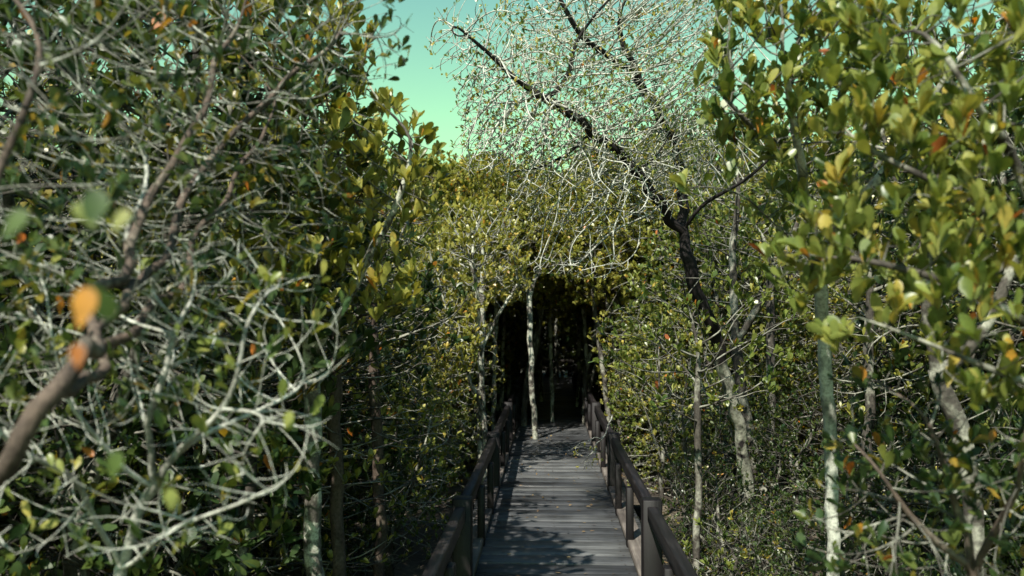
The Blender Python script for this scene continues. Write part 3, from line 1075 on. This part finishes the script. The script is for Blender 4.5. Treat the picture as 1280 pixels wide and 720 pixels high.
# rows on both sides, denser near the walk
for side in (-1, 1):
    for xr, ys in ((2.15, np.arange(5.6, 26, 1.55)), (3.7, np.arange(3.4, 27, 1.75)), (5.6, np.arange(4.5, 28, 2.0)),
                   (7.8, np.arange(7, 30, 2.3)), (10.3, np.arange(9.5, 30, 2.5)), (13, np.arange(13, 30, 2.8))):
        for yy in ys:
            x = side * (xr + gp.uniform(-.35, .35))
            y_ = yy + gp.uniform(-.5, .5)
            if side > 0 and xr < 3 and y_ < 9.2: continue
            if side > 0 and xr < 4 and y_ < 6: continue
            k = gp.choice([0, 1, 2, 5], p=[.33, .27, .25, .15])
            if y_ < 9 and abs(x) > 2: k = gp.choice([2, 5], p=[.6, .4])
            if side < 0 and xr < 3 and y_ < 7.2: continue
            s = gp.uniform(.92, 1.12)
            if side > 0 and xr > 3: s *= 1.02
            if side < 0 and xr > 3: s *= 1.18
            if y_ > 11: s *= 1.12 + .012 * (y_ - 11)
            if side > 0 and y_ > 11 and xr < 6: s *= 1.2
            if y_ < 8 and xr > 3: s *= 1.18
            grove(k, x, y_, s, side)
# low bushes along the railings
for side in (-1, 1):
    for yy in np.arange(7.6 if side < 0 else 11, 16, 1.25):
        x = side * (1.45 + gp.uniform(-.1, .15))
        grove(4, x, yy + gp.uniform(-.3, .3), gp.uniform(.62, .85), 3)
# dim bushes filling the understorey near the camera
for x, yy, s_ in ((-2.6, 3.6, .95), (-2.6, 5.3, .8), (-3.4, 4.6, 1.0), (-2.0, 7.4, .6), (-2.9, 6.6, 1.0), (-4.4, 5.8, 1.1),
                  (-1.9, 7.6, .8), (2.6, 4.4, .8), (3.3, 3.6, .9), (2.3, 5.6, .75), (3.6, 5.4, 1.0), (4.6, 4.6, 1.1), (2.9, 6.9, .9), (1.6, 5.2, .5), (1.35, 6.9, .5), (2.0, 6.4, .6), (1.9, 4.3, .55), (1.3, 5.9, .45), (1.25, 7.6, .45), (1.3, 4.9, .4), (1.7, 7.8, .6), (2.5, 5.0, .7),
                  (2.2, 8.0, .8), (4.1, 7.2, 1.1), (1.75, 9.3, .7), (-3.6, 8.3, 1.1), (3.1, 8.9, 1.0), (5.6, 6.2, 1.2)):
    grove(6, x, yy, s_, 4)
for x, yy in ((-2.4, 4.4), (-3.6, 5.6), (-2.2, 6.0), (3.6, 4.8), (4.8, 6.0), (3.2, 6.2), (-4.9, 4.6)):
    grove(5 if yy > 5 else 2, x, yy, 1.22, -1 if x < 0 else 1)
# roof of the tunnel
for yy in np.arange(12.6, 27, 1.15):
    for side in (-1, 1):
        grove(3, side * (1.15 + gp.uniform(-.15, .3)), yy + gp.uniform(-.3, .3), gp.uniform(.9, 1.02), 0, lean=.04)
for yy in np.arange(12.2, 28, 1.3):
    for side in (-1, 1):
        grove(int(gp.choice([0, 2])), side * (2.1 + gp.uniform(-.2, .3)), yy + gp.uniform(-.3, .3), gp.uniform(1.0, 1.12), side)
        if 14 < yy < 17.5: grove(3, side * (.95 + gp.uniform(-.1, .2)), yy + .6, gp.uniform(.86, .95), 0, lean=.04)
        if side > 0 or yy > 15.5: grove(6, side * (1.6 + gp.uniform(-.1, .15)), yy, gp.uniform(.75, .95), 4)
for yy in (26.3, 27.2):
    for x in np.arange(-2.5, 6, 1.3):
        grove(6, x + gp.uniform(-.2, .2), yy, gp.uniform(1.1, 1.3), 4)
for x, yy, s_ in ((-1.0, 12.8, .86), (.95, 12.7, .87), (-.45, 13.6, .86), (.5, 13.9, .87)):
    grove(3, x, yy, s_, 0, lean=.03)
for k_, x, yy, s_ in ((1, -1.9, 12.3, .85), (0, 1.6, 11.7, .82), (1, 1.55, 12.9, .85), (5, -1.6, 11.2, .8), (1, -1.95, 13.6, .9)):
    grove(k_, x, yy, s_, -1 if x < 0 else 1)
# beyond the end of the walk
for yy in (27.5, 29.5, 32):
    for x in np.arange(-9, 9.1, 2.2):
        grove(int(gp.choice([0, 1, 2])), x + gp.uniform(-.4, .4), yy + gp.uniform(-.5, .5), gp.uniform(1.5, 1.75), 2)

name_grove()

# ------------------------------------------------------------------ hanging twig on the right railing
t0 = plant('hanging_twig', [
    ([P(765, 520, 8.6), P(755, 545, 8.3), P(742, 560, 8.0), P(728, 585, 7.8)], None),
    ([P(755, 545, 8.3), P(735, 550, 8.0), P(715, 560, 7.8)], 0)],
    blobs([(735, 570, 7.9, .16, .2, .16, 130)]), M_OLIVE, r_base=0.007, r_tip=0.0018, split=0.005, bark=M_TWIG, twig=M_TWIG, step=0.04,
    infl=0.4, kill=0.06, seed=61, rs=dict(per=3, size=0.034, frac=0.6, upb=0.2, tint_c=0.72, tint_s=0.1), up=-0.1)
tag(t0, 'pale leafy twig hanging over the right railing onto the planks', 'twig')

# ------------------------------------------------------------------ fallen leaves
def litter(name, n, xr, yr, z, size, m, avoid=None, seed=5):
    g_ = np.random.default_rng(seed)
    B = np.stack([g_.uniform(*xr, n), g_.uniform(*yr, n), np.full(n, z)], 1)
    if avoid is not None: B = B[avoid(B)]
    n = len(B)
    a = g_.uniform(0, 6.28, n)
    D = np.stack([np.cos(a), np.sin(a), g_.normal(0, .12, n)], 1)
    nr = unit(np.stack([g_.normal(0, .3, n), g_.normal(0, .3, n), np.ones(n)], 1))
    return link(name, leaf_mesh(name, B, D, nr, size * g_.uniform(.6, 1.2, n), g_.uniform(0, 1, n), m, 1, g=g_))


M_LITTER = leaf_mat('leaf_fallen', [(0, (0.05, 0.032, 0.02)), (.4, (0.12, 0.075, 0.04)), (.75, (0.24, 0.17, 0.09)), (.9, (.33, .25, .12)), (1, (.22, .10, .03))], trans=.1)
o = litter('leaf_litter', 26000, (-9, 9), (1, 26), GZ + 0.045, 0.05, M_LITTER)
tag(o, 'brown fallen leaves strewn over the mud between the trees', 'leaf litter', kind='stuff')
o = litter('fallen_leaves', 240, (-.5, .5), (3, 18), 0.012, 0.04, M_LITTER, seed=8)
tag(o, 'scattered brown leaves lying on the boardwalk planks', 'fallen leaves', kind='stuff')
print('objects', len(bpy.data.objects))
